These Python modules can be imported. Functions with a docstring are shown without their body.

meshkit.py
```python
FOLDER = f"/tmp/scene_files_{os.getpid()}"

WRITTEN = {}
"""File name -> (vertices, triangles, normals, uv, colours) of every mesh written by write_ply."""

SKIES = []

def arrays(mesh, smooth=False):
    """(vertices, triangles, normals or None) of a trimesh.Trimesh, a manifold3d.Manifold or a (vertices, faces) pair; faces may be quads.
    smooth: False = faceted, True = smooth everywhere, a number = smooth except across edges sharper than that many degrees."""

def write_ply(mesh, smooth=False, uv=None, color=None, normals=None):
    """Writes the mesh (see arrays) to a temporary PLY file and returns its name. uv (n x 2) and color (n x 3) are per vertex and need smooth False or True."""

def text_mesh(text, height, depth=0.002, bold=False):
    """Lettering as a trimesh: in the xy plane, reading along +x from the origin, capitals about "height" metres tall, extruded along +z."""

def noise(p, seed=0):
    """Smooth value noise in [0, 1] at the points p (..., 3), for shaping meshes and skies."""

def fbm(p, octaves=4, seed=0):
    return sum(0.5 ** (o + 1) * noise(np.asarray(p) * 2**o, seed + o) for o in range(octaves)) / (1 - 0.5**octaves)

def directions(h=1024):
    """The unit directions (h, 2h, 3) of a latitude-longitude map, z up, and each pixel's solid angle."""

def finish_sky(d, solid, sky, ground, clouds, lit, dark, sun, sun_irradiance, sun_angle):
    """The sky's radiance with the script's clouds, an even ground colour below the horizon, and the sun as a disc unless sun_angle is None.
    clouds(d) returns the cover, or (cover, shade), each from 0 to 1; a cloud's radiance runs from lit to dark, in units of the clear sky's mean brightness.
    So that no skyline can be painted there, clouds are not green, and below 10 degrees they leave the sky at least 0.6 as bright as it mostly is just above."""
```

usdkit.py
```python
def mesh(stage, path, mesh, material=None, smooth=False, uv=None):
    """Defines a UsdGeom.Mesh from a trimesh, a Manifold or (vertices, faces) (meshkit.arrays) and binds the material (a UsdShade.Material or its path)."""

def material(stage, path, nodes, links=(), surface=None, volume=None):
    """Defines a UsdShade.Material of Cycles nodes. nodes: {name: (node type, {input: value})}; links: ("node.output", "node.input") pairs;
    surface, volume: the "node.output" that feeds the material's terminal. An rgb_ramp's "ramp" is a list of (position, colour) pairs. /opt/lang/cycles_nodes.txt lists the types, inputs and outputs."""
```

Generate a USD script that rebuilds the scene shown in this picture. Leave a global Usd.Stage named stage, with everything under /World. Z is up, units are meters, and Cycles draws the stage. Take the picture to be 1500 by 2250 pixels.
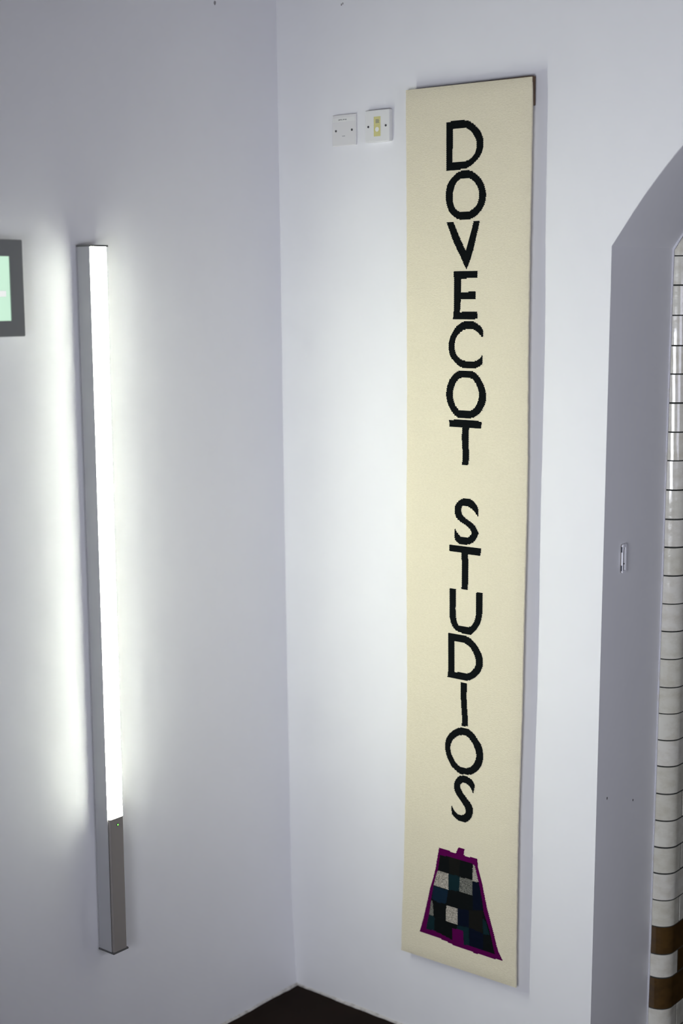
import math, random
import numpy as np
import trimesh, shapely, shapely.affinity
from shapely.geometry import Polygon, LineString, Point, box as rect
from shapely.ops import unary_union
import usdkit, meshkit
from pxr import Usd, UsdGeom, UsdLux, UsdShade, Gf, Sdf

random.seed(7)
rng = np.random.default_rng(7)
stage = Usd.Stage.CreateInMemory()
UsdGeom.SetStageUpAxis(stage, UsdGeom.Tokens.z)
UsdGeom.SetStageMetersPerUnit(stage, 1.0)
UsdGeom.Xform.Define(stage, '/World')
UsdGeom.Scope.Define(stage, '/World/Looks')

# ------------------------------------------------------------------ camera, daylight, exposure
# the corner of the room is the origin: the right-hand wall runs along +x, the left-hand wall along -y
CAM_AT = (2.76376, -3.08836, 2.05378)
CAM_RIGHT, CAM_DOWN, CAM_FWD = (0.768106, 0.640293, -0.006149), (0.089936, -0.117386, -0.989006), (-0.633975, 0.759108, -0.147750)
cam = UsdGeom.Camera.Define(stage, '/World/camera')
cam.AddTransformOp().Set(Gf.Matrix4d(*CAM_RIGHT, 0, *[-v for v in CAM_DOWN], 0, *[-v for v in CAM_FWD], 0, *CAM_AT, 1))
cam.CreateHorizontalApertureAttr(24.0)
cam.CreateVerticalApertureAttr(36.0)
cam.CreateFocalLengthAttr(51.433)
cam.CreateFStopAttr(1.4)
cam.CreateFocusDistanceAttr(3.72)
cam.CreateExposureAttr(0.0)
DAY_1, DAY_2 = 22.4, 6.4                 # daylight through the window behind the camera, and through the one on the far right
TUBE_POWER = 51.5
BACK_Y, ROOM_X, ROOM_Z = -3.35, 3.55, 4.0
WIN_1 = (1.55, 2.95, 0.95, 1.90)        # x0, x1, z0, z1
WIN_2 = (-2.30, -0.90, 1.25, 2.15)      # y0, y1, z0, z1
def daylight(name, width, height, power, colour, at, turn):
    d = UsdLux.RectLight.Define(stage, '/World/' + name)
    d.CreateWidthAttr(width); d.CreateHeightAttr(height); d.CreateColorAttr(Gf.Vec3f(*colour)); d.CreateIntensityAttr(power)
    d.AddTranslateOp().Set(Gf.Vec3d(*at)); d.AddRotateXYZOp().Set(Gf.Vec3f(*turn))
daylight('daylight', WIN_1[1] - WIN_1[0], WIN_1[3] - WIN_1[2], DAY_1, (0.83, 0.86, 0.935), ((WIN_1[0] + WIN_1[1]) / 2, BACK_Y - 0.12, (WIN_1[2] + WIN_1[3]) / 2), (90, 0, 0))
daylight('daylight_001', WIN_2[1] - WIN_2[0], WIN_2[3] - WIN_2[2], DAY_2, (0.80, 0.81, 1.0), (ROOM_X + 0.12, (WIN_2[0] + WIN_2[1]) / 2, (WIN_2[2] + WIN_2[3]) / 2), (90, 0, 90))
sky = UsdLux.DomeLight.Define(stage, '/World/sky')
sky.CreateColorAttr(Gf.Vec3f(0.75, 0.85, 1.0)); sky.CreateIntensityAttr(0.05)

# ------------------------------------------------------------------ helpers
COUNT = {}
def numbered(parent, name):
    k = (parent, name); n = COUNT.get(k, 0); COUNT[k] = n + 1
    return f'{parent}/{name}' if n == 0 else f'{parent}/{name}_{n:03d}'
def tag(prim, label=None, category=None, group=None, kind=None):
    for k, v in (('label', label), ('category', category), ('group', group), ('kind', kind)):
        if v: prim.SetCustomDataByKey(k, v)
ORIGIN = {}
def thing(name, label, category, loc, group=None):
    path = numbered('/World', name)
    x = UsdGeom.Xform.Define(stage, path); x.AddTranslateOp().Set(Gf.Vec3d(*map(float, loc)))
    tag(x.GetPrim(), label, category, group)
    ORIGIN[path] = np.array(loc, float)
    return path
def obj(name, mesh, m, parent='/World', smooth=False, label=None, kind=None):
    """one mesh given in world coordinates, put under parent"""
    path = numbered(parent, name)
    o = ORIGIN.get(parent, np.zeros(3)); ORIGIN[path] = o
    if isinstance(mesh, (list, tuple)) and not isinstance(mesh[0], np.ndarray): mesh = trimesh.util.concatenate(mesh)
    if isinstance(mesh, trimesh.Trimesh): mesh = (np.asarray(mesh.vertices) - o, np.asarray(mesh.faces))
    else: mesh = (np.asarray(mesh[0]) - o, mesh[1])
    usdkit.mesh(stage, path, mesh, LOOK[m], smooth=smooth)
    tag(stage.GetPrimAtPath(path), label=label, kind=kind)
    return path
def struct(name, mesh, m, smooth=False):
    return obj(name, mesh, m, smooth=smooth, kind='structure')
def bx(x0, x1, y0, y1, z0, z1):
    b = trimesh.creation.box([x1 - x0, y1 - y0, z1 - z0]); b.apply_translation([(x0 + x1) / 2, (y0 + y1) / 2, (z0 + z1) / 2]); return b
def rbx(x0, x1, y0, y1, z0, z1, r, seg=3):
    """box with every edge rounded"""
    import manifold3d as m3
    s = m3.Manifold.sphere(r, 4 * seg)
    hull = m3.Manifold.batch_hull([s.translate((x, y, z)) for x in (x0 + r, x1 - r) for y in (y0 + r, y1 - r) for z in (z0 + r, z1 - r)])
    mm = hull.to_mesh(); return trimesh.Trimesh(mm.vert_properties[:, :3], mm.tri_verts, process=False)
def extrude(poly, t):
    gs = [g for g in getattr(poly, 'geoms', [poly]) if g.area > 1e-9]
    return trimesh.util.concatenate([trimesh.creation.extrude_polygon(g, t, engine='earcut') for g in gs])
def plate_xz(poly, y0, y1):
    """a polygon in (x, z) made solid from y0 to y1"""
    m = extrude(poly, y1 - y0); v = m.vertices.copy()
    return trimesh.Trimesh(np.c_[v[:, 0], y0 + v[:, 2], v[:, 1]], m.faces[:, ::-1], process=False)
def plate_yz(poly, x0, x1):
    m = extrude(poly, x1 - x0); v = m.vertices.copy()
    return trimesh.Trimesh(np.c_[x0 + v[:, 2], v[:, 0], v[:, 1]], m.faces, process=False)
def plate_xy(poly, z0, z1):
    m = extrude(poly, z1 - z0); m.apply_translation([0, 0, z0]); return m
def disc(c, axis, r, t, n=20):
    """short cylinder: centre of its back c, pointing along axis"""
    m = trimesh.creation.cylinder(radius=r, height=t, sections=n)
    m.apply_transform(trimesh.geometry.align_vectors([0, 0, 1], axis)); m.apply_translation(np.array(c) + np.array(axis) * t / 2); return m

# ------------------------------------------------------------------ materials
LOOK = {}
def mat(name, color, rough=0.5, spec=0.5, metal=0.0, noise=None, bump=None, coat=0.0, emit=None, sheen=0.0):
    """noise: (other colour, scale vector, low, high); bump: (scale vector, strength, distance)"""
    n = {'p': ('principled_bsdf', {'base_color': color, 'roughness': rough, 'specular_ior_level': spec, 'metallic': metal, 'coat_weight': coat, 'coat_roughness': 0.025, 'sheen_weight': sheen}), 'g': ('geometry', {})}
    l = []
    if noise:
        other, sc, lo, hi = noise
        n['m1'] = ('mapping', {'scale': sc}); n['n1'] = ('noise_texture', {'scale': 1.0, 'detail': 4.0, 'roughness': 0.6}); n['r1'] = ('rgb_ramp', {'ramp': [(lo, color), (hi, other)]})
        l += [('g.position', 'm1.vector'), ('m1.vector', 'n1.vector'), ('n1.fac', 'r1.fac'), ('r1.color', 'p.base_color')]
    if bump:
        sc, st, di = bump
        n['m2'] = ('mapping', {'scale': sc}); n['n2'] = ('noise_texture', {'scale': 1.0, 'detail': 3.0}); n['b'] = ('bump', {'strength': st, 'distance': di})
        l += [('g.position', 'm2.vector'), ('m2.vector', 'n2.vector'), ('n2.fac', 'b.height'), ('b.normal', 'p.normal')]
    if emit:
        n['p'][1].update({'emission_color': emit[0], 'emission_strength': emit[1]})
    LOOK[name] = usdkit.material(stage, f'/World/Looks/{name}', n, l, surface='p.BSDF')
mat('white_paint', (0.86, 0.86, 0.885), 0.6, 0.35, noise=((0.835, 0.835, 0.865), (3, 3, 2), 0.35, 0.7), bump=((9, 9, 9), 0.25, 0.004))
mat('dark_passage', (0.10, 0.085, 0.07), 0.7)
mat('floor_brown', (0.016, 0.0085, 0.005), 0.7, 0.08, noise=((0.010, 0.0055, 0.0035), (5, 5, 5), 0.3, 0.7))
mat('caulk', (0.62, 0.60, 0.575), 0.8, noise=((0.33, 0.31, 0.28), (60, 60, 30), 0.48, 0.72))
mat('edge_filler', (0.62, 0.62, 0.67), 0.7, noise=((0.55, 0.53, 0.50), (30, 30, 30), 0.5, 0.75))
mat('aluminium', (0.47, 0.475, 0.49), 0.42, 0.5, 0.15)
mat('cover_metal', (0.31, 0.285, 0.265), 0.45, 0.4, 0.15)
mat('end_cap_grey', (0.11, 0.11, 0.11), 0.5)
mat('diffuser_lit', (0.9, 0.9, 0.9), 0.4, emit=((0.955, 1.0, 0.84), TUBE_POWER))
mat('led_green', (0.1, 0.5, 0.1), 0.4, emit=((0.30, 1.0, 0.16), 1.1))
mat('black_plastic', (0.015, 0.015, 0.015), 0.4)
mat('sign_frame', (0.20, 0.205, 0.21), 0.5)
mat('sign_panel', (0.25, 0.32, 0.27), 0.4, emit=((0.61, 0.90, 0.69), 0.86))
mat('sign_white', (0.3, 0.3, 0.3), 0.4, emit=((0.92, 0.94, 0.92), 0.82))
mat('sign_green', (0.40, 0.60, 0.47), 0.5, emit=((0.42, 0.66, 0.50), 0.45))
mat('wool_cream', (0.775, 0.715, 0.55), 0.95, 0.1, noise=((0.72, 0.66, 0.495), (130, 130, 330), 0.38, 0.75), bump=((190, 190, 560), 0.45, 0.002), sheen=0.1)
mat('wool_black', (0.006, 0.0075, 0.008), 0.95, 0.02, bump=((120, 120, 620), 0.5, 0.002))
mat('wool_charcoal', (0.010, 0.010, 0.009), 0.95, 0.02, bump=((120, 120, 620), 0.5, 0.002))
mat('wool_navy', (0.004, 0.0065, 0.016), 0.95, 0.02, bump=((120, 120, 620), 0.5, 0.002))
mat('wool_blue', (0.007, 0.018, 0.034), 0.95, 0.02, bump=((120, 120, 620), 0.5, 0.002))
mat('wool_teal', (0.0065, 0.0205, 0.026), 0.95, 0.02, bump=((120, 120, 620), 0.5, 0.002))
mat('wool_purple', (0.090, 0.002, 0.064), 0.95, 0.02, bump=((120, 120, 620), 0.5, 0.002))
mat('wool_tweed', (0.55, 0.50, 0.425), 0.95, 0.02, noise=((0.09, 0.088, 0.08), (900, 900, 420), 0.46, 0.56), bump=((120, 120, 620), 0.5, 0.002))
mat('wool_grey_tweed', (0.25, 0.245, 0.215), 0.95, 0.02, noise=((0.03, 0.035, 0.032), (900, 900, 420), 0.44, 0.56), bump=((120, 120, 620), 0.5, 0.002))
mat('batten_wood', (0.11, 0.062, 0.030), 0.7, noise=((0.05, 0.027, 0.014), (20, 20, 90), 0.4, 0.7))
mat('white_plastic', (0.80, 0.80, 0.79), 0.35)
mat('white_plastic_old', (0.78, 0.77, 0.765), 0.4)
mat('label_paper', (0.82, 0.82, 0.80), 0.6)
mat('label_yellow', (0.66, 0.62, 0.27), 0.5)
mat('print_grey', (0.22, 0.22, 0.22), 0.6)
mat('screw_dark', (0.10, 0.10, 0.105), 0.45, 0.5, 0.5)
mat('steel', (0.45, 0.45, 0.47), 0.35, 0.5, 0.7)
mat('clear_plastic', (0.90, 0.90, 0.95), 0.15)
mat('clip_recess', (0.20, 0.18, 0.17), 0.5)
mat('slot_dark', (0.05, 0.055, 0.075), 0.5)
mat('stain_pale', (0.30, 0.29, 0.29), 0.8)
mat('stain', (0.12, 0.11, 0.11), 0.8)
for i, c in enumerate([(0.72, 0.705, 0.625), (0.69, 0.672, 0.585), (0.745, 0.725, 0.655)]):
    mat(f'glaze_white_{i}', c, 0.24, 0.4, noise=((c[0] * 0.86, c[1] * 0.84, c[2] * 0.80), (25, 25, 40), 0.42, 0.70), bump=((16, 16, 22), 0.5, 0.006), coat=1.0)
mat('glaze_brown', (0.085, 0.046, 0.014), 0.16, 0.5, noise=((0.06, 0.033, 0.012), (20, 20, 30), 0.4, 0.7), bump=((16, 16, 22), 0.4, 0.006), coat=1.0)
mat('mortar_dark', (0.035, 0.037, 0.032), 0.9)
mat('window_frame_white', (0.75, 0.75, 0.74), 0.4)
LOOK['pane'] = usdkit.material(stage, '/World/Looks/pane', {'f': ('fresnel', {'IOR': 1.45}), 't': ('transparent_bsdf', {}), 'g': ('glossy_bsdf', {'color': (1, 1, 1), 'roughness': 0.0}), 'm': ('mix_closure', {})}, [('f.fac', 'm.fac'), ('t.BSDF', 'm.closure1'), ('g.BSDF', 'm.closure2')], surface='m.closure')
mat('ceiling_wood', (0.10, 0.08, 0.065), 0.8)
mat('dim_wall', (0.16, 0.145, 0.135), 0.8)

# ------------------------------------------------------------------ the room
def jamb_x(z): return 1.0001 + 0.0075 * z
SPRING = 2.160
ARC_C, ARC_R = (2.2035, 1.4008), 1.4075
DEPTH = 0.305
a0 = math.atan2(SPRING - ARC_C[1], jamb_x(SPRING) - ARC_C[0])
arc = [(ARC_C[0] + ARC_R * math.cos(a), ARC_C[1] + ARC_R * math.sin(a)) for a in np.linspace(a0, math.pi - a0, 61)]
arc[0] = (jamb_x(SPRING), SPRING)
opening = Polygon([(jamb_x(0) , -0.1), (jamb_x(0), 0)] + arc + [(arc[-1][0], 0), (arc[-1][0], -0.1)])
wall_shape = rect(-0.25, 0.0, ROOM_X + 0.1, ROOM_Z).difference(opening)
struct('floor', bx(-0.25, ROOM_X + 0.1, BACK_Y - 0.15, 3.3, -0.1, 0.0), 'floor_brown')
wall_right = struct('wall_right', plate_xz(wall_shape, 0.0, DEPTH), 'white_paint')
# old left wall, not quite plumb near the corner
LEAN_Z = [0, .06, .26, .89, 1.56, 2.2, 2.83, 3.7]; LEAN_X = [-.0005, -.005, -.018, -.025, -.030, -.032, -.037, -.044]
zs = np.r_[0, .03, .06, .12, .2, .3, np.linspace(.45, ROOM_Z, 22)]; ys = np.r_[0, -.05, -.1, -.17, -.25, -.35, -.5, -.7, -.9, np.linspace(-1.2, BACK_Y - 0.1, 10)]
Y, Z = np.meshgrid(ys, zs, indexing='ij')
X = np.interp(Z, LEAN_Z, LEAN_X) * np.exp(Y / 0.35)
front = np.c_[X.ravel(), Y.ravel(), Z.ravel()]; back = front.copy(); back[:, 0] = -0.2
ny, nz = len(ys), len(zs); nn = ny * nz; F = []
for i in range(ny - 1):
    for j in range(nz - 1):
        a, b, c, d = i * nz + j, (i + 1) * nz + j, (i + 1) * nz + j + 1, i * nz + j + 1
        F += [(a, b, c), (a, c, d), (a + nn, c + nn, b + nn), (a + nn, d + nn, c + nn)]
ring = [i * nz for i in range(ny)] + [(ny - 1) * nz + j for j in range(1, nz)] + [i * nz + nz - 1 for i in range(ny - 2, -1, -1)] + [j for j in range(nz - 2, 0, -1)]
for a, b in zip(ring, ring[1:] + ring[:1]): F += [(a, a + nn, b), (b, a + nn, b + nn)]
lw = trimesh.Trimesh(np.vstack([front, back]), F, process=False); lw.fix_normals()
wall_left = struct('wall_left', lw, 'white_paint', smooth=30)
struct('ceiling', bx(-0.2, ROOM_X + 0.1, BACK_Y - 0.1, 0.0, ROOM_Z, ROOM_Z + 0.1), 'ceiling_wood')
struct('wall_back', plate_xz(rect(0.0, 0.0, ROOM_X, ROOM_Z).difference(rect(WIN_1[0], WIN_1[2], WIN_1[1], WIN_1[3])), BACK_Y - 0.1, BACK_Y), 'dim_wall')
struct('wall_far_right', plate_yz(rect(BACK_Y - 0.1, 0.0, 0.0, ROOM_Z).difference(rect(WIN_2[0], WIN_2[2], WIN_2[1], WIN_2[3])), ROOM_X, ROOM_X + 0.1), 'dim_wall')
def window(n, a0, a1, z0, z1, slab):
    """slab(a0, a1, d0, d1, z0, z1): a box in the window's plane, d measured from the wall's inner face into the room"""
    tag(UsdGeom.Xform.Define(stage, f'/World/window_{n}').GetPrim(), kind='structure'); p = f'/World/window_{n}'
    am = (a0 + a1) / 2
    for q in ((a0, a0 + .05, z0, z1), (a1 - .05, a1, z0, z1), (a0 + .05, a1 - .05, z0, z0 + .05), (a0 + .05, a1 - .05, z1 - .05, z1)):
        obj('frame_bar', slab(q[0], q[1], -.06, .0, q[2], q[3]), 'window_frame_white', p)
    obj('glazing_bar', slab(am - .02, am + .02, -.05, -.01, z0 + .05, z1 - .05), 'window_frame_white', p)
    for s in ((a0 + .05, am - .02), (am + .02, a1 - .05)): obj('pane', slab(s[0], s[1], -.035, -.029, z0 + .05, z1 - .05), 'pane', p)
window(1, *WIN_1, lambda a0, a1, d0, d1, z0, z1: bx(a0, a1, BACK_Y + d0, BACK_Y + d1, z0, z1))
window(2, *WIN_2, lambda a0, a1, d0, d1, z0, z1: bx(ROOM_X - d1, ROOM_X - d0, a0, a1, z0, z1))
# rough unpainted edge where the plaster meets the floor
def bead(p0, p1, out, n, seed):
    """a lumpy fillet from p0 to p1 along the floor; out = direction into the room"""
    p0, p1, out = map(np.array, (p0, p1, out)); V, Fc = [], []
    t = np.linspace(0, 1, n)
    q = np.c_[t * np.linalg.norm(p1 - p0) * 14, np.zeros(n), np.zeros(n)]
    hgt = 0.0025 + 0.008 * meshkit.fbm(q, 4, seed); dep = 0.002 + 0.005 * meshkit.fbm(q * 1.7, 4, seed + 5)
    for k in range(n):
        c = p0 + (p1 - p0) * t[k]
        V += [c, c + out * dep[k], c + out * dep[k] * 0.75 + np.array([0, 0, hgt[k] * .55]), c + np.array([0, 0, hgt[k]])]
        if k: 
            a, b = 4 * (k - 1), 4 * k
            for s in range(3): Fc += [(a + s, a + s + 1, b + s + 1), (a + s, b + s + 1, b + s)]
    m = trimesh.Trimesh(V, Fc, process=False); m.fix_normals(); return m
struct('trim_1', bead((0.0, 0.0, 0.0), (1.0, 0.0, 0.0), (0, -1, 0), 140, 3), 'caulk', smooth=40)
struct('trim_2', bead((0.0, 0.0, 0.0), (0.0, -1.6, 0.0), (1, 0, 0), 200, 9), 'caulk', smooth=40)
MARK_L, MARK_R = (-0.2587, 2.8020), (0.1953, 2.8079)
def blot(r):
    return Polygon([(r * (0.8 + 0.4 * random.random()) * math.cos(a) * 0.8, r * (0.9 + 0.6 * random.random()) * math.sin(a)) for a in np.linspace(0, 2 * math.pi, 9)[:-1]])
def shifted(p, a, b): return shapely.affinity.translate(p, a, b)
for y, z, r in ((0.0517, 0.7925, 0.0032), (0.1875, 0.7500, 0.0028)):
    obj('scuff_mark', plate_yz(shifted(blot(r), y, z), jamb_x(z) - 0.001, jamb_x(z) + 0.0006), 'stain', wall_right)
obj('scuff_mark', plate_xz(unary_union([shifted(blot(.0026), MARK_R[0], MARK_R[1]), shifted(blot(.0024), MARK_R[0] + .0045, MARK_R[1] + .002)]), -0.0005, 0.001), 'stain_pale', wall_right)
mx = float(np.interp(MARK_L[1], LEAN_Z, LEAN_X) * math.exp(MARK_L[0] / 0.35))
obj('scuff_mark', plate_yz(shifted(blot(.0042), *MARK_L), mx - 0.003, mx + 0.001), 'stain_pale', wall_left)

# ------------------------------------------------------------------ glazed brick jamb and passage behind the arch
COURSES = [2.142, 2.0688, 1.994, 1.9182, 1.8457, 1.7727, 1.6985, 1.625, 1.5493, 1.4731, 1.3994, 1.3254, 1.2504, 1.1767, 1.103, 1.0272, 0.9558, 0.8835, 0.8119, 0.7359, 0.6622, 0.5876, 0.515, 0.4394, 0.365, 0.2872, 0.2194, 0.1302]
NOSE_R, NOSE_C = 0.042, (1.0110, 0.3492)
FACE_X = NOSE_C[0] + NOSE_R
def nose(r, start, n=9):
    return [(NOSE_C[0] + r * math.sin(t), NOSE_C[1] - r * math.cos(t)) for t in np.linspace(math.radians(start), math.pi / 2, n)]
passage = struct('wall_passage', plate_xy(Polygon([(0.86, 0.3080)] + nose(NOSE_R - 0.0008, 0) + [(FACE_X - 0.0008, 3.2), (0.86, 3.2)]), 0.0, 2.95), 'mortar_dark')
tops = [COURSES[0] + 0.0742 * k for k in range(10, 0, -1)] + COURSES + [0.0560, -0.0010]
for i in range(len(tops) - 1):
    row = i - 10                                   # 0 = course just under the arch springing in view
    z1, z0 = tops[i] - 0.0018, tops[i + 1] + 0.0020
    near = row % 2 == 1
    brown = row in (24, 26)
    j = 0.3720 if near else 0.484
    jit = lambda s: float(rng.uniform(-s, s))
    dx = jit(0.0004)
    body = [(0.985, 0.3072), (1.010, 0.3072)] + nose(NOSE_R + dx, 0, 12) + [(FACE_X + dx, j - 0.0015), (FACE_X - 0.03, j - 0.0015), (FACE_X - 0.03, 0.345), (0.985, 0.333)]
    m = 'glaze_brown' if brown else f'glaze_white_{rng.integers(3)}'
    obj('glazed_brick', plate_xy(Polygon(body), z0 + jit(.0006), z1 + jit(.0006)), m, passage, smooth=35)
    y = j
    while y < 1.25:
        y1 = y + 0.224
        dx = jit(0.0004)
        b = rbx(FACE_X - 0.03, FACE_X + dx, y + 0.0030, y1 - 0.0015, z0 + jit(.0006), z1 + jit(.0006), 0.0011, 1)
        m = 'glaze_brown' if brown or row == 25 else f'glaze_white_{rng.integers(3)}'
        obj('glazed_brick', b, m, passage, smooth=35)
        y = y1
far, far_brown = [], []
for i in range(len(tops) - 1):
    y = (1.268 if (i - 10) % 2 == 1 else 1.380)
    while y < 3.1:
        (far_brown if i - 10 in (24, 25, 26) else far).append(bx(FACE_X - 0.03, FACE_X, y + 0.0015, min(y + 0.2225, 3.15), tops[i + 1] + 0.0018, tops[i] - 0.0018)); y += 0.224
obj('glazed_brick_courses', far, 'glaze_white_1', passage, kind='stuff')
obj('glazed_brick_courses', far_brown, 'glaze_brown', passage, kind='stuff', label='brown glazed brick band')
struct('wall_passage_end', bx(FACE_X, 3.55, 3.2, 3.3, 0.0, 2.95), 'dark_passage')
struct('wall_passage_right', bx(3.45, 3.55, DEPTH, 3.2, 0.0, 2.95), 'dark_passage')
struct('ceiling_passage', bx(0.86, 3.55, DEPTH, 3.3, 2.95, 3.05), 'dark_passage')
# filler line between the plaster reveal and the glazed brick
zz = np.linspace(0.0, SPRING, 60)
wob = 0.0016 * (meshkit.fbm(np.c_[zz * 9, zz * 0, zz * 0], 3, 4) - 0.5)
left = [(jamb_x(z) - 0.002, z) for z in zz]; right = [(jamb_x(z) + 0.0038 + o, z) for z, o in zip(zz, wob)]
arc_in = [(ARC_C[0] + (ARC_R - 0.0035) * math.cos(a), ARC_C[1] + (ARC_R - 0.0035) * math.sin(a)) for a in np.linspace(a0, a0 - 0.5, 24)]
arc_out = [(ARC_C[0] + (ARC_R + 0.002) * math.cos(a), ARC_C[1] + (ARC_R + 0.002) * math.sin(a)) for a in np.linspace(a0, a0 - 0.5, 24)]
filler = unary_union([Polygon(left + right[::-1]).buffer(0), Polygon(arc_out + arc_in[::-1]).buffer(0.0004)])
struct('trim_3', plate_xz(filler, DEPTH, DEPTH + 0.0035), 'edge_filler')
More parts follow.
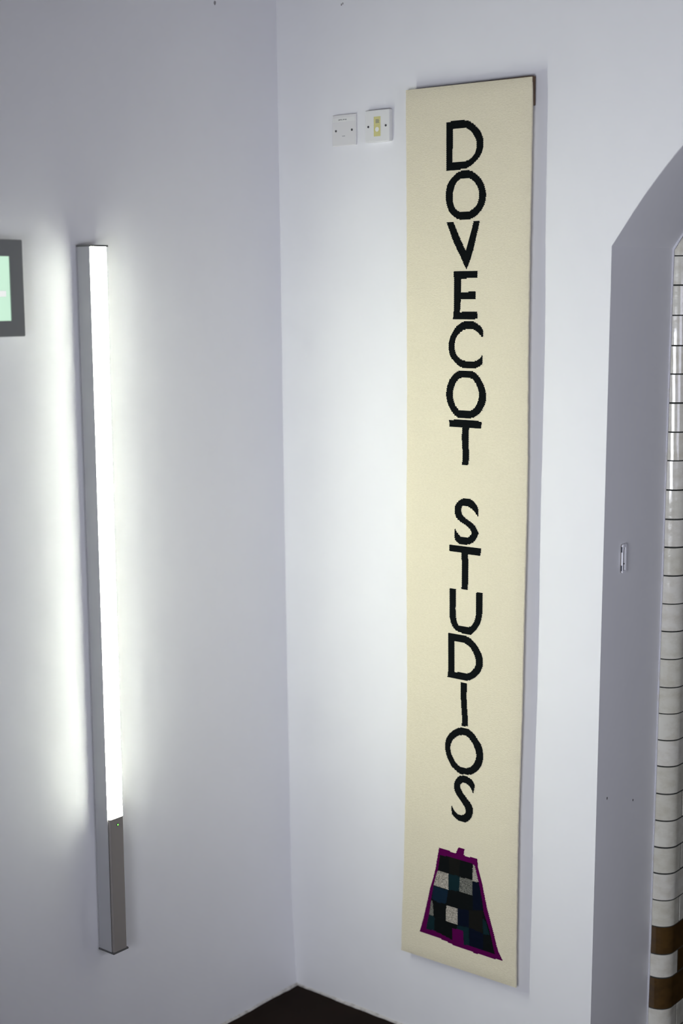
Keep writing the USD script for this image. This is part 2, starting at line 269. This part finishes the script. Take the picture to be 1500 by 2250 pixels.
LETTERS = {
    'D': [[[0.5592,2.4751],[0.5899,2.4762],[0.6196,2.4758],[0.6311,2.4716],[0.6443,2.4627],[0.6574,2.4513],[0.6664,2.4382],[0.6706,2.4262],[0.6715,2.4143],[0.6692,2.4014],[0.6628,2.3887],[0.6532,2.3788],[0.6418,2.3696],[0.6304,2.363],[0.6189,2.359],[0.5973,2.3576],[0.574,2.3569],[0.5592,2.3578],[0.5592,2.4139]],[[0.5792,2.4575],[0.5966,2.458],[0.6173,2.4582],[0.6297,2.452],[0.6395,2.4434],[0.6462,2.4331],[0.6511,2.4236],[0.6521,2.4104],[0.6489,2.3988],[0.6425,2.3887],[0.6319,2.3808],[0.6187,2.3763],[0.6005,2.3751],[0.5772,2.3752],[0.5786,2.4153]]],
    'O': [[[0.599,2.3529],[0.6173,2.3542],[0.6313,2.354],[0.6453,2.3469],[0.6568,2.3384],[0.6675,2.3279],[0.6741,2.3157],[0.6783,2.3023],[0.68,2.2904],[0.6777,2.2773],[0.6738,2.2656],[0.6657,2.2553],[0.6544,2.2451],[0.643,2.2382],[0.6339,2.2352],[0.6165,2.2345],[0.599,2.2349],[0.5881,2.2403],[0.5763,2.2474],[0.5678,2.2579],[0.5618,2.2703],[0.5592,2.2812],[0.5575,2.2934],[0.5591,2.3068],[0.5616,2.3174],[0.5649,2.3266],[0.5741,2.3355],[0.5858,2.3456]],[[0.6025,2.3347],[0.6174,2.3356],[0.6281,2.3364],[0.6389,2.3308],[0.6488,2.3216],[0.6562,2.3113],[0.6601,2.2993],[0.6597,2.2874],[0.6566,2.2756],[0.6509,2.2665],[0.6411,2.259],[0.6288,2.2534],[0.6131,2.2531],[0.5989,2.2533],[0.588,2.2611],[0.582,2.2708],[0.5786,2.283],[0.5785,2.2951],[0.581,2.3084],[0.5859,2.3215],[0.5942,2.3305]]],
    'V': [[[0.5612,2.2291],[0.5815,2.2295],[0.5934,2.2048],[0.6052,2.1829],[0.6205,2.1556],[0.6294,2.1823],[0.6366,2.2048],[0.6439,2.23],[0.6611,2.2296],[0.6572,2.2122],[0.65,2.187],[0.6436,2.1618],[0.6364,2.1418],[0.6282,2.1217],[0.6228,2.1123],[0.6166,2.1219],[0.6055,2.1424],[0.5954,2.1588],[0.5818,2.1822],[0.5698,2.2096]]],
    'E': [[[0.5843,2.1061],[0.6091,2.1064],[0.6292,2.1079],[0.6556,2.1081],[0.6566,2.0896],[0.636,2.0899],[0.6059,2.0882],[0.6058,2.0548],[0.6263,2.0554],[0.6508,2.0564],[0.6505,2.0384],[0.6331,2.0378],[0.606,2.0364],[0.6035,2.005],[0.63,2.0058],[0.6566,2.007],[0.6572,1.9887],[0.6368,1.9877],[0.6134,1.9866],[0.5826,1.9871],[0.5854,2.0077],[0.5862,2.0597]]],
    'C': [[[0.6749,1.9426],[0.6754,1.9571],[0.6726,1.9656],[0.6621,1.974],[0.6517,1.9791],[0.6433,1.9825],[0.6286,1.982],[0.6138,1.9814],[0.6032,1.9756],[0.5926,1.9682],[0.5842,1.9578],[0.5767,1.9464],[0.5714,1.935],[0.5689,1.921],[0.5699,1.9106],[0.5727,1.8966],[0.5803,1.8863],[0.5911,1.8779],[0.6019,1.8694],[0.6168,1.8638],[0.6338,1.8637],[0.6485,1.8641],[0.659,1.8675],[0.6704,1.873],[0.6745,1.88],[0.6739,1.8997],[0.6692,1.8919],[0.6609,1.8865],[0.6504,1.882],[0.6378,1.8816],[0.6209,1.8824],[0.606,1.8861],[0.5953,1.8945],[0.5888,1.9057],[0.587,1.9161],[0.5882,1.9318],[0.5928,1.9423],[0.6013,1.9519],[0.614,1.9607],[0.6287,1.9634],[0.6413,1.9639],[0.6518,1.9602],[0.6623,1.9535],[0.6697,1.9459]]],
    'O_001': [[[0.6041,1.8587],[0.6211,1.8587],[0.6401,1.858],[0.6528,1.8535],[0.6634,1.8443],[0.6739,1.83],[0.6814,1.8165],[0.6853,1.7993],[0.6844,1.782],[0.6777,1.7679],[0.6684,1.7536],[0.659,1.747],[0.6422,1.7384],[0.622,1.7374],[0.5996,1.7371],[0.5877,1.7445],[0.5768,1.7563],[0.5681,1.7701],[0.5632,1.784],[0.5614,1.798],[0.5646,1.8158],[0.5699,1.83],[0.5795,1.8426],[0.5891,1.8508]],[[0.6053,1.8396],[0.6212,1.8401],[0.6382,1.8406],[0.6488,1.8344],[0.6562,1.8242],[0.6626,1.8106],[0.6648,1.7968],[0.6618,1.7828],[0.6536,1.7668],[0.6399,1.7566],[0.6219,1.7558],[0.6026,1.7558],[0.5918,1.7658],[0.5842,1.7796],[0.5813,1.7953],[0.584,1.8112],[0.5904,1.8254],[0.5978,1.8344]]],
    'T': [[[0.5715,1.7313],[0.6028,1.732],[0.6348,1.7319],[0.6717,1.7315],[0.6705,1.7133],[0.6562,1.7132],[0.6333,1.7137],[0.6313,1.694],[0.6322,1.6676],[0.6339,1.6413],[0.6325,1.6253],[0.6304,1.6167],[0.6127,1.6165],[0.6143,1.6312],[0.6136,1.6577],[0.6113,1.6893],[0.6132,1.7132],[0.5922,1.7138],[0.5732,1.7146]]],
    'S': [[[0.6638,1.4876],[0.6642,1.5085],[0.6561,1.5195],[0.6471,1.5279],[0.635,1.5315],[0.6229,1.5317],[0.6148,1.5301],[0.6036,1.5233],[0.5945,1.5141],[0.5911,1.5028],[0.5916,1.4927],[0.5947,1.4828],[0.6019,1.4742],[0.6132,1.4685],[0.6254,1.4629],[0.6376,1.4557],[0.6437,1.4487],[0.6448,1.4413],[0.6398,1.4349],[0.6317,1.4298],[0.6216,1.4296],[0.6104,1.4302],[0.6032,1.4371],[0.597,1.4432],[0.5919,1.4507],[0.5914,1.4257],[0.5972,1.4169],[0.6065,1.4115],[0.6197,1.4122],[0.6339,1.412],[0.646,1.417],[0.655,1.4246],[0.6609,1.4337],[0.6654,1.445],[0.6607,1.4546],[0.6516,1.4655],[0.6405,1.4728],[0.6293,1.4776],[0.6192,1.4834],[0.613,1.4913],[0.6099,1.5011],[0.6149,1.5125],[0.6291,1.5126],[0.6412,1.5081],[0.6523,1.5016],[0.6594,1.4922]]],
    'T_001': [[[0.5753,1.4053],[0.6096,1.4055],[0.64,1.4059],[0.6736,1.4064],[0.6724,1.3878],[0.6503,1.3874],[0.6337,1.3872],[0.6354,1.3566],[0.635,1.3225],[0.6338,1.2938],[0.6149,1.2936],[0.6163,1.3203],[0.6161,1.3543],[0.6142,1.389],[0.5933,1.3893],[0.5754,1.3899]]],
    'U': [[[0.5774,1.2901],[0.5964,1.2913],[0.5966,1.2664],[0.5959,1.2405],[0.5965,1.2181],[0.5997,1.2047],[0.6049,1.1951],[0.6234,1.1952],[0.6397,1.1953],[0.6499,1.2024],[0.6568,1.2153],[0.6608,1.2304],[0.6616,1.2493],[0.6602,1.2899],[0.6799,1.2908],[0.68,1.2602],[0.6795,1.2347],[0.676,1.2172],[0.6691,1.2025],[0.6601,1.191],[0.645,1.1759],[0.6256,1.1765],[0.606,1.178],[0.5926,1.1838],[0.5842,1.1939],[0.5789,1.2087],[0.5767,1.224],[0.578,1.2553]]],
    'D_001': [[[0.5732,1.1705],[0.6021,1.1707],[0.6333,1.1706],[0.6471,1.1639],[0.6592,1.1549],[0.6687,1.144],[0.6774,1.1323],[0.6818,1.117],[0.6827,1.1042],[0.6794,1.092],[0.6727,1.0793],[0.6617,1.0673],[0.648,1.0577],[0.6299,1.0503],[0.6134,1.0504],[0.5924,1.0506],[0.5698,1.0506],[0.5725,1.0658],[0.573,1.1176]],[[0.5917,1.152],[0.6092,1.1524],[0.6265,1.1514],[0.6369,1.1464],[0.6456,1.1405],[0.6543,1.1287],[0.6599,1.115],[0.6622,1.1038],[0.6589,1.0931],[0.6513,1.0831],[0.641,1.0734],[0.6289,1.0692],[0.6115,1.0695],[0.5914,1.0689],[0.5918,1.0837],[0.5928,1.1206]]],
    'I': [[[0.6129,1.0437],[0.6329,1.0449],[0.631,1.024],[0.6312,0.9946],[0.6335,0.9655],[0.6354,0.9511],[0.6344,0.9279],[0.6164,0.9268],[0.6176,0.9478],[0.6153,0.9725],[0.6128,1.0061],[0.6132,1.0283]]],
    'O_002': [[[0.6126,0.9213],[0.6248,0.9222],[0.6356,0.922],[0.6457,0.918],[0.6579,0.91],[0.6658,0.8997],[0.6754,0.8913],[0.6815,0.8792],[0.6842,0.8679],[0.6852,0.8548],[0.6827,0.8395],[0.6769,0.825],[0.6675,0.8141],[0.6554,0.8041],[0.6406,0.7973],[0.624,0.7957],[0.6082,0.7949],[0.5975,0.8017],[0.585,0.8089],[0.577,0.8193],[0.5698,0.8313],[0.5652,0.844],[0.5621,0.8599],[0.5647,0.877],[0.5703,0.8901],[0.5827,0.9037],[0.5968,0.9139]],[[0.6127,0.901],[0.6232,0.9021],[0.6337,0.9012],[0.6425,0.8959],[0.6521,0.8852],[0.6583,0.8746],[0.6627,0.8636],[0.664,0.8535],[0.6612,0.841],[0.6552,0.8294],[0.6466,0.8209],[0.6353,0.8145],[0.6239,0.8132],[0.6116,0.8136],[0.6009,0.8197],[0.5929,0.827],[0.5858,0.8376],[0.5813,0.8472],[0.5789,0.8603],[0.582,0.8729],[0.5881,0.8838],[0.5987,0.8941]]],
    'S_001': [[[0.6545,0.7479],[0.66,0.7731],[0.6556,0.7803],[0.6486,0.787],[0.6363,0.7911],[0.6258,0.7919],[0.6135,0.79],[0.6038,0.7827],[0.5959,0.772],[0.5928,0.7593],[0.5943,0.7475],[0.5997,0.7366],[0.6086,0.728],[0.6184,0.7181],[0.6255,0.7107],[0.6309,0.7028],[0.633,0.6958],[0.6301,0.6891],[0.6213,0.6818],[0.6098,0.6811],[0.5983,0.6855],[0.5902,0.6936],[0.5857,0.7032],[0.5854,0.6925],[0.5876,0.6778],[0.5984,0.6696],[0.6091,0.6645],[0.6197,0.664],[0.6294,0.6644],[0.6408,0.6712],[0.6495,0.6815],[0.6546,0.6947],[0.6554,0.7054],[0.6518,0.7151],[0.6456,0.7227],[0.6368,0.7298],[0.628,0.7383],[0.62,0.7456],[0.6137,0.7548],[0.6123,0.7635],[0.6198,0.7726],[0.6312,0.7728],[0.6426,0.7685],[0.6497,0.7611],[0.6532,0.7529]]]}
EMBLEM = {
    'border': [[[0.5457,0.5734],[0.5635,0.5731],[0.5822,0.5731],[0.5811,0.5709],[0.6008,0.5708],[0.609,0.5896],[0.6285,0.5892],[0.6258,0.5727],[0.6474,0.5712],[0.6495,0.574],[0.6703,0.5727],[0.6722,0.5519],[0.6788,0.5314],[0.6864,0.5093],[0.6964,0.4674],[0.7041,0.438],[0.7096,0.4228],[0.7216,0.3871],[0.7315,0.3527],[0.7381,0.3341],[0.752,0.3122],[0.7129,0.3098],[0.6701,0.3083],[0.6267,0.3087],[0.6003,0.3095],[0.5804,0.3122],[0.567,0.315],[0.5469,0.3159],[0.5154,0.3164],[0.4807,0.3157],[0.4925,0.3543],[0.5004,0.3854],[0.5082,0.4164],[0.5149,0.4469],[0.526,0.4803],[0.5349,0.5149],[0.5403,0.5447]]],
    'dark_field': [[[0.5503,0.5538],[0.5812,0.5569],[0.6161,0.5572],[0.6572,0.5555],[0.6625,0.555],[0.6747,0.5109],[0.6813,0.4875],[0.6869,0.463],[0.6925,0.4292],[0.7013,0.4092],[0.7111,0.3841],[0.7276,0.3236],[0.6893,0.3234],[0.6462,0.3239],[0.6288,0.3226],[0.6263,0.3598],[0.5912,0.3583],[0.5903,0.3237],[0.5558,0.33],[0.5311,0.3334],[0.504,0.3305],[0.5129,0.3725],[0.5195,0.4194],[0.5284,0.4619],[0.5427,0.5094]]],
    'black_patch': [[[0.5492,0.5535],[0.579,0.5563],[0.5815,0.508],[0.5427,0.5094]]],
    'charcoal_patch': [[[0.579,0.5563],[0.6161,0.5572],[0.6132,0.5088],[0.5782,0.5081]]],
    'black_patch_001': [[[0.6161,0.5572],[0.6583,0.5549],[0.6554,0.5114],[0.6132,0.5088]]],
    'tweed_patch': [[[0.5427,0.5094],[0.5782,0.5081],[0.5769,0.4634],[0.5552,0.4633],[0.5272,0.4626]]],
    'teal_patch': [[[0.5782,0.5081],[0.6154,0.5116],[0.6129,0.4677],[0.5769,0.4634]]],
    'grey_tweed_patch': [[[0.6154,0.5121],[0.6565,0.5117],[0.6568,0.4689],[0.612,0.4675]]],
    'tweed_patch_001': [[[0.6582,0.5554],[0.6625,0.5547],[0.6681,0.536],[0.6751,0.5104],[0.6565,0.5079],[0.6552,0.5327]]],
    'blue_patch': [[[0.5272,0.4612],[0.5552,0.461],[0.5769,0.4625],[0.5752,0.4497],[0.5698,0.4217],[0.5442,0.4175],[0.5229,0.4223]]],
    'black_patch_002': [[[0.5769,0.4625],[0.6124,0.4672],[0.6569,0.4683],[0.6572,0.4269],[0.6088,0.4191],[0.5709,0.4191]]],
    'navy_patch': [[[0.6565,0.507],[0.6758,0.5102],[0.6869,0.463],[0.6893,0.4357],[0.6572,0.4269]]],
    'grey_tweed_patch_001': [[[0.5206,0.4188],[0.5252,0.4152],[0.5287,0.376],[0.5129,0.3735]]],
    'black_patch_003': [[[0.5252,0.4152],[0.5698,0.4198],[0.569,0.371],[0.5321,0.3683],[0.5287,0.3769]]],
    'tweed_patch_002': [[[0.5709,0.4186],[0.6088,0.4182],[0.6076,0.3719],[0.5685,0.3709],[0.5699,0.3951]]],
    'navy_patch_001': [[[0.6088,0.4188],[0.6454,0.4236],[0.6447,0.3754],[0.6076,0.3715]]],
    'teal_patch_001': [[[0.5118,0.3732],[0.5291,0.3757],[0.5321,0.3683],[0.5311,0.3334],[0.5035,0.3313]]],
    'black_patch_004': [[[0.5321,0.3683],[0.569,0.3704],[0.5911,0.3706],[0.5903,0.3237],[0.5692,0.3281],[0.5316,0.3336]]],
    'teal_patch_002': [[[0.607,0.3698],[0.6447,0.3745],[0.6462,0.3239],[0.6292,0.3218],[0.6263,0.3598],[0.607,0.3599]]],
    'charcoal_patch_001': [[[0.6454,0.4236],[0.6893,0.4357],[0.6895,0.4153],[0.6889,0.3702],[0.6447,0.3754]]],
    'navy_patch_002': [[[0.6458,0.3748],[0.691,0.3708],[0.6904,0.3238],[0.6462,0.3239]]],
    'teal_patch_003': [[[0.6874,0.4147],[0.6992,0.4068],[0.7112,0.3729],[0.6921,0.3683]]],
    'black_patch_005': [[[0.6921,0.3683],[0.7133,0.3726],[0.728,0.3228],[0.6904,0.3238]]]}
TAPESTRY_LEFT = [(2.5649, 0.4304), (2.1863, 0.4316), (1.5944, 0.433), (0.9746, 0.4333), (0.7563, 0.4295), (0.6259, 0.4264), (0.4676, 0.4225), (0.3467, 0.417), (0.2418, 0.415)]
TAPESTRY_RIGHT = [(2.5627, 0.8053), (2.4972, 0.8076), (2.1762, 0.8058), (1.6212, 0.8064), (1.0389, 0.8007), (0.7114, 0.7935), (0.4638, 0.792), (0.3381, 0.7909), (0.2472, 0.7914)]

# ------------------------------------------------------------------ tapestry banner
TAP_Y, TAP_T = -0.0300, 0.008
Lz, Lx = np.array(TAPESTRY_LEFT)[::-1].T; Rz, Rx = np.array(TAPESTRY_RIGHT)[::-1].T
TOP = ((Lx[-1], Lz[-1]), (Rx[-1], Rz[-1])); BOT = ((Lx[0], Lz[0]), (Rx[0], Rz[0]))
def billow(x, z):
    """how far the cloth stands off its plane, towards the room"""
    x, z = np.asarray(x), np.asarray(z)
    return 0.0016 * np.sin(z * 5.1 + 0.7) * np.cos((x - 0.42) * 6.0) + 0.0010 * np.sin(z * 9.0 + x * 4.0) * np.clip((2.5 - z) / 0.4, 0, 1)
tap = thing('tapestry_banner', 'tall narrow cream woven tapestry banner reading DOVECOT STUDIOS hung on the white wall', 'tapestry', (0.61, TAP_Y, BOT[0][1]))
NU, NV = 26, 150
u = np.linspace(0, 1, NU); vgrid = np.linspace(0, 1, NV)
P = np.zeros((NV, NU, 3))
for a, t in enumerate(vgrid):
    zl = Lz[0] + (Lz[-1] - Lz[0]) * t; zr = Rz[0] + (Rz[-1] - Rz[0]) * t
    xl, xr = np.interp(zl, Lz, Lx), np.interp(zr, Rz, Rx)
    fray = 0.0005
    xl += rng.uniform(-fray, fray); xr += rng.uniform(-fray, fray)
    P[a, :, 0] = xl + (xr - xl) * u; P[a, :, 2] = zl + (zr - zl) * u
edge = np.minimum(np.minimum(u, 1 - u)[None, :] * 0.375, np.minimum(vgrid, 1 - vgrid)[:, None] * 2.3)
rnd = np.clip(edge / 0.004, 0, 1); rnd = np.where(edge < 1e-9, 0.0, np.maximum(rnd, 0.6))
P[:, :, 1] = TAP_Y - billow(P[:, :, 0], P[:, :, 2]) + (1 - rnd) * 0.003
Bk = P.copy(); Bk[:, :, 1] = TAP_Y - billow(P[:, :, 0], P[:, :, 2]) + TAP_T
V = np.vstack([P.reshape(-1, 3), Bk.reshape(-1, 3)]); n0 = NU * NV; F = []
for a in range(NV - 1):
    for b in range(NU - 1):
        i, j, k, l = a * NU + b, a * NU + b + 1, (a + 1) * NU + b + 1, (a + 1) * NU + b
        F += [(i, j, k), (i, k, l), (i + n0, k + n0, j + n0), (i + n0, l + n0, k + n0)]
ring = [b for b in range(NU)] + [a * NU + NU - 1 for a in range(1, NV)] + [(NV - 1) * NU + b for b in range(NU - 2, -1, -1)] + [a * NU for a in range(NV - 2, 0, -1)]
for a, b in zip(ring, ring[1:] + ring[:1]): F += [(a, a + n0, b), (b, a + n0, b + n0)]
cloth = trimesh.Trimesh(V, F, process=False); cloth.fix_normals()
obj('cloth', cloth, 'wool_cream', tap, smooth=50)
obj('batten', bx(TOP[0][0] + 0.008, TOP[1][0] + 0.0005, TAP_Y + TAP_T - 0.0005, -0.0090, 2.497, 2.5655), 'batten_wood', tap, label='brown wooden batten behind the top edge')
def woven(poly, dz=0.0024, step=0.0016, wob=0.00045):
    """the outline as a weaver steps it: rows one weft high, each running to whole warps"""
    x0, z0, x1, z1 = poly.bounds; rows = []
    k0 = math.floor(z0 / dz)
    for k in range(k0, math.ceil(z1 / dz) + 1):
        zc = (k + 0.5) * dz
        hit = poly.intersection(LineString([(x0 - 1, zc), (x1 + 1, zc)]))
        for g in getattr(hit, 'geoms', [hit]):
            if g.is_empty or g.length < 0.0008: continue
            a, _, b, _ = g.bounds; o = wob if k % 2 else -wob
            a = round(a / step) * step + o; b = round(b / step) * step + o
            if b - a > 0.0006: rows.append(rect(a, k * dz - 1e-6, b, (k + 1) * dz + 1e-6))
    return unary_union(rows).buffer(0.00005, join_style=2).simplify(0.00004)
def inlay(poly, proud):
    m = extrude(poly, 1.0); v = m.vertices.copy()
    y = TAP_Y - billow(v[:, 0], v[:, 1]) - np.where(v[:, 2] > 0.5, proud, -0.002)
    mm = trimesh.Trimesh(np.c_[v[:, 0], y, v[:, 1]], m.faces, process=False)
    return mm
def soften(ring, keep=42):
    """rounds the traced outline between its real corners"""
    for _ in range(2):
        out = []; n = len(ring); r = np.array(ring)
        for k in range(n):
            a, b = r[k] - r[k - 1], r[(k + 1) % n] - r[k]
            turn = abs(math.degrees(math.atan2(a[0] * b[1] - a[1] * b[0], a @ b)))
            if turn > keep or turn < 4: out.append(tuple(r[k]))
            else: out += [tuple(r[k] - a * .25), tuple(r[k] + b * .25)]
        ring = out
    return ring
for key, rings in LETTERS.items():
    g = Polygon(soften(rings[0]), [soften(r) for r in rings[1:]]).buffer(0)
    obj(f'letter_{key[0].lower()}', inlay(woven(g), 0.0009), 'wool_black', tap, label=f'black woven letter {key[0]}')
emblem = obj('tower_emblem', inlay(woven(Polygon(EMBLEM['border'][0]).buffer(0)), 0.0008), 'wool_purple', tap, label='purple outline of the tower emblem below the lettering')
field = Polygon(EMBLEM['dark_field'][0]).buffer(0)
obj('field', inlay(woven(field), 0.0011), 'wool_black', emblem, label='near black field inside the tower outline')
for key, rings in EMBLEM.items():
    if key in ('border', 'dark_field'): continue
    kind = key.split('_patch')[0]
    g = Polygon(rings[0]).buffer(0).intersection(field.buffer(0.0006))
    obj('patch', inlay(woven(g), 0.0014), 'wool_' + kind, emblem, label=f'{kind.replace("_", " ")} woven patch')

# ------------------------------------------------------------------ vertical wall light
LY0, LY1 = -0.7635, -0.7165          # across the fitting
LXB, LXF = 0.0045, 0.0580            # back and front
LZB, LZT, LZM = 0.3955, 2.1675, 0.7480
lamp = thing('wall_light', 'long vertical fluorescent wall light with glowing white diffuser and grey metal housing', 'wall light', (0.0, (LY0 + LY1) / 2, LZB))
prof = Polygon([(LXB, LY0), (0.0490, LY0), (0.0490, LY0 + .002), (LXB + .002, LY0 + .002), (LXB + .002, LY1 - .002), (0.0490, LY1 - .002), (0.0490, LY1), (LXB, LY1)])
hs = plate_xy(prof, LZB, LZT)
obj('housing', hs, 'aluminium', lamp)
for z in (0.62, 1.28, 1.95): obj('mounting_bracket', bx(-0.004, LXB, LY0 + .012, LY1 - .012, z - .03, z + .03), 'aluminium', lamp)
CR = 0.0046                              # rounded front corners
arc_l = [(LXF - CR + CR * math.sin(t), LY0 + .0010 + CR - CR * math.cos(t)) for t in np.linspace(0, math.pi / 2, 7)]
cov = Polygon([(0.030, LY0 + .0030), (0.0492, LY0 + .0030)] + arc_l + [(x, LY0 + LY1 - y) for x, y in arc_l[::-1]] + [(0.0492, LY1 - .0030), (0.030, LY1 - .0030)])
obj('diffuser', plate_xy(cov, LZM + .001, LZT - .0005), 'diffuser_lit', lamp, smooth=30, label='glowing white diffuser')
cc = obj('control_cover', plate_xy(cov, LZB + .0005, LZM), 'cover_metal', lamp, smooth=30, label='unlit grey cover below the diffuser')
rim = obj('indicator_ring', disc((LXF - .001, -0.7376, 0.7302), (1, 0, 0), 0.0036, 0.0016), 'black_plastic', cc)
obj('indicator_light', disc((LXF - .0005, -0.7376, 0.7302), (1, 0, 0), 0.0023, 0.0018), 'led_green', cc, label='small green indicator light')
cap = Polygon([(LXB - .0015, LY0 - .0025), (LXF + .0012, LY0 - .0010), (LXF + .0012, LY1 + .0020), (LXB - .0015, LY1 + .0025)])
obj('end_cap', plate_xy(cap, LZT, LZT + .004), 'end_cap_grey', lamp)
obj('end_cap', plate_xy(cap, LZB - .004, LZB), 'end_cap_grey', lamp)

# ------------------------------------------------------------------ illuminated exit sign, mostly out of the picture on the left
SX = 0.045; SY0, SY1, SZ0, SZ1 = -1.250, -0.9590, 1.9611, 2.1787
PY0, PY1, PZ0, PZ1 = -1.2150, -0.9942, 1.9970, 2.1413
sign = thing('exit_sign', 'dark grey framed exit sign with glowing pale green panel at the left picture edge', 'sign', (0.0, (SY0 + SY1) / 2, SZ0))
fr = rect(SY0, SZ0, SY1, SZ1).buffer(-0.003).buffer(0.003).difference(rect(PY0, PZ0, PY1, PZ1))
obj('housing', rbx(0.003, SX - .008, SY0 + .004, SY1 - .004, SZ0 + .004, SZ1 - .004, 0.003, 2), 'white_plastic', sign)
obj('frame', plate_yz(fr, SX - .008, SX), 'sign_frame', sign, label='flat dark grey frame')
pan = obj('panel', bx(SX - .008, SX - .004, PY0, PY1, PZ0, PZ1), 'sign_panel', sign, label='backlit pale green panel')
def limb(pts, w): return LineString(pts).buffer(w / 2, cap_style=2, join_style=2)
man = [Point(-1.105, 2.1215).buffer(0.0105), limb([(-1.095, 2.112), (-1.080, 2.084)], 0.021),
       limb([(-1.086, 2.090), (-1.036, 2.0577), (-1.0056, 2.0577)], 0.0132), limb([(-1.088, 2.088), (-1.113, 2.066), (-1.110, 2.034), (-1.128, 2.0335)], 0.0118),
       LineString([(-1.091, 2.108), (-1.055, 2.086), (-1.026, 2.0925)]).buffer(0.005), LineString([(-1.096, 2.110), (-1.130, 2.100), (-1.140, 2.116)]).buffer(0.0048)]
man = unary_union(man); door = rect(-1.200, 2.012, -1.158, 2.128)
pic = unary_union([man, door])
obj('pictogram_outline', plate_yz(pic.buffer(0.0007), SX - .0042, SX - .0037), 'sign_green', pan)
obj('pictogram', plate_yz(pic, SX - .0042, SX - .0034), 'sign_white', pan, label='white running figure and doorway')

# ------------------------------------------------------------------ two plates left of the tapestry
def plate(name, label, cx, cz, w, depth, m):
    t = thing(name, label, 'wall plate', (cx, 0.0, cz - w / 2))
    return t, obj('plate', rbx(cx - w / 2, cx + w / 2, -depth, -0.0005, cz - w / 2, cz + w / 2, 0.0022, 2), m, t, smooth=30)
pw = 0.0815
cx, cz, d = 0.2061, 2.4842, 0.006
t, pl = plate('blank_plate', 'flat off-white square blank plate with paper strip label, further from the tapestry', cx, cz, pw, d, 'white_plastic_old')
for s in (-1, 1): obj('screw', disc((cx + s * 0.0275, -d + .001, cz - 0.001), (0, -1, 0), 0.0031, 0.0017), 'screw_dark', t)
lab = obj('label', bx(cx - 0.038, cx + 0.038, -d - .0004, -d + .0005, cz + 0.0215, cz + 0.0325), 'label_paper', t, label='white paper strip with small dark lettering')
for k, (a, b) in enumerate([(-.018, -.0165), (-.0155, -.0125), (-.0115, -.0085), (-.0072, -.0052), (-.0025, .0005), (.0015, .0042), (.0055, .0075), (.0085, .0098)]):
    obj('print_mark', bx(cx + a, cx + b, -d - .0007, -d, cz + .0255 + .0004 * (k % 3), cz + .0287 - .0003 * (k % 2)), 'print_grey', lab)
obj('moulded_mark', bx(cx - .006, cx + .004, -d - .0003, -d + .0004, cz - .0165, cz - .0145), 'steel', t)
cx, cz, d = 0.3250, 2.4857, 0.014
t, pl = plate('spur_plate', 'raised white square plate with yellow strip label and two screws beside the tapestry', cx, cz, pw, d, 'white_plastic')
for s in (-1, 1): obj('screw', disc((cx + s * 0.0290, -d + .001, cz - 0.001), (0, -1, 0), 0.0030, 0.0017), 'screw_dark', t)
lab = obj('label', bx(cx - .0105, cx + .0115, -d - .0005, -d + .0005, cz - .0265, cz + .0235), 'label_yellow', t, label='yellow vertical strip label')
obj('print_mark', bx(cx - .0085, cx - .0060, -d - .0008, -d, cz + .0055, cz + .0170), 'label_yellow', lab)
for k in range(4): obj('print_mark', bx(cx - .0045, cx + .0075 - .001 * (k % 2), -d - .0008, -d, cz + .0070 + .0025 * k, cz + .0084 + .0025 * k), 'print_grey', lab)
obj('print_dot', disc((cx + .0005, -d, cz - .0090), (0, -1, 0), 0.0060, 0.0009, 28), 'label_paper', lab, label='white round patch')

# ------------------------------------------------------------------ small catch on the arch reveal
KX = jamb_x(1.40); KY0, KY1, KZ0, KZ1 = 0.0840, 0.1040, 1.3640, 1.4370
catch = thing('wall_catch', 'small pale plastic oblong catch fixed upright on the grey arch reveal', 'catch', (KX, (KY0 + KY1) / 2, KZ0))
shell = rect(KY0, KZ0, KY1, KZ1).buffer(-0.006).buffer(0.006)
hole = rect(KY0 + .0025, KZ0 + .007, KY1 - .0065, KZ1 - .007).buffer(-.002).buffer(.002)
obj('back_plate', plate_yz(shell.buffer(-0.0005), KX - .0005, KX + .003), 'clip_recess', catch)
obj('rim', plate_yz(shell.difference(hole), KX + .003, KX + .0075), 'clear_plastic', catch, smooth=30)
obj('side_slot', bx(KX + .002, KX + .0055, KY0 - .0006, KY0 + .003, KZ1 - .020, KZ1 - .006), 'slot_dark', catch)
obj('side_slot', bx(KX + .002, KX + .0055, KY0 - .0006, KY0 + .003, KZ0 + .006, KZ0 + .020), 'slot_dark', catch)
for z in (KZ0 + .013, KZ1 - .012): obj('screw', disc((KX + .003, KY0 + .0085, z), (1, 0, 0), 0.0036, 0.0020), 'steel', catch)
obj('latch', bx(KX + .003, KX + .0055, KY0 + .004, KY1 - .008, KZ0 + .022, KZ0 + .025), 'black_plastic', catch)
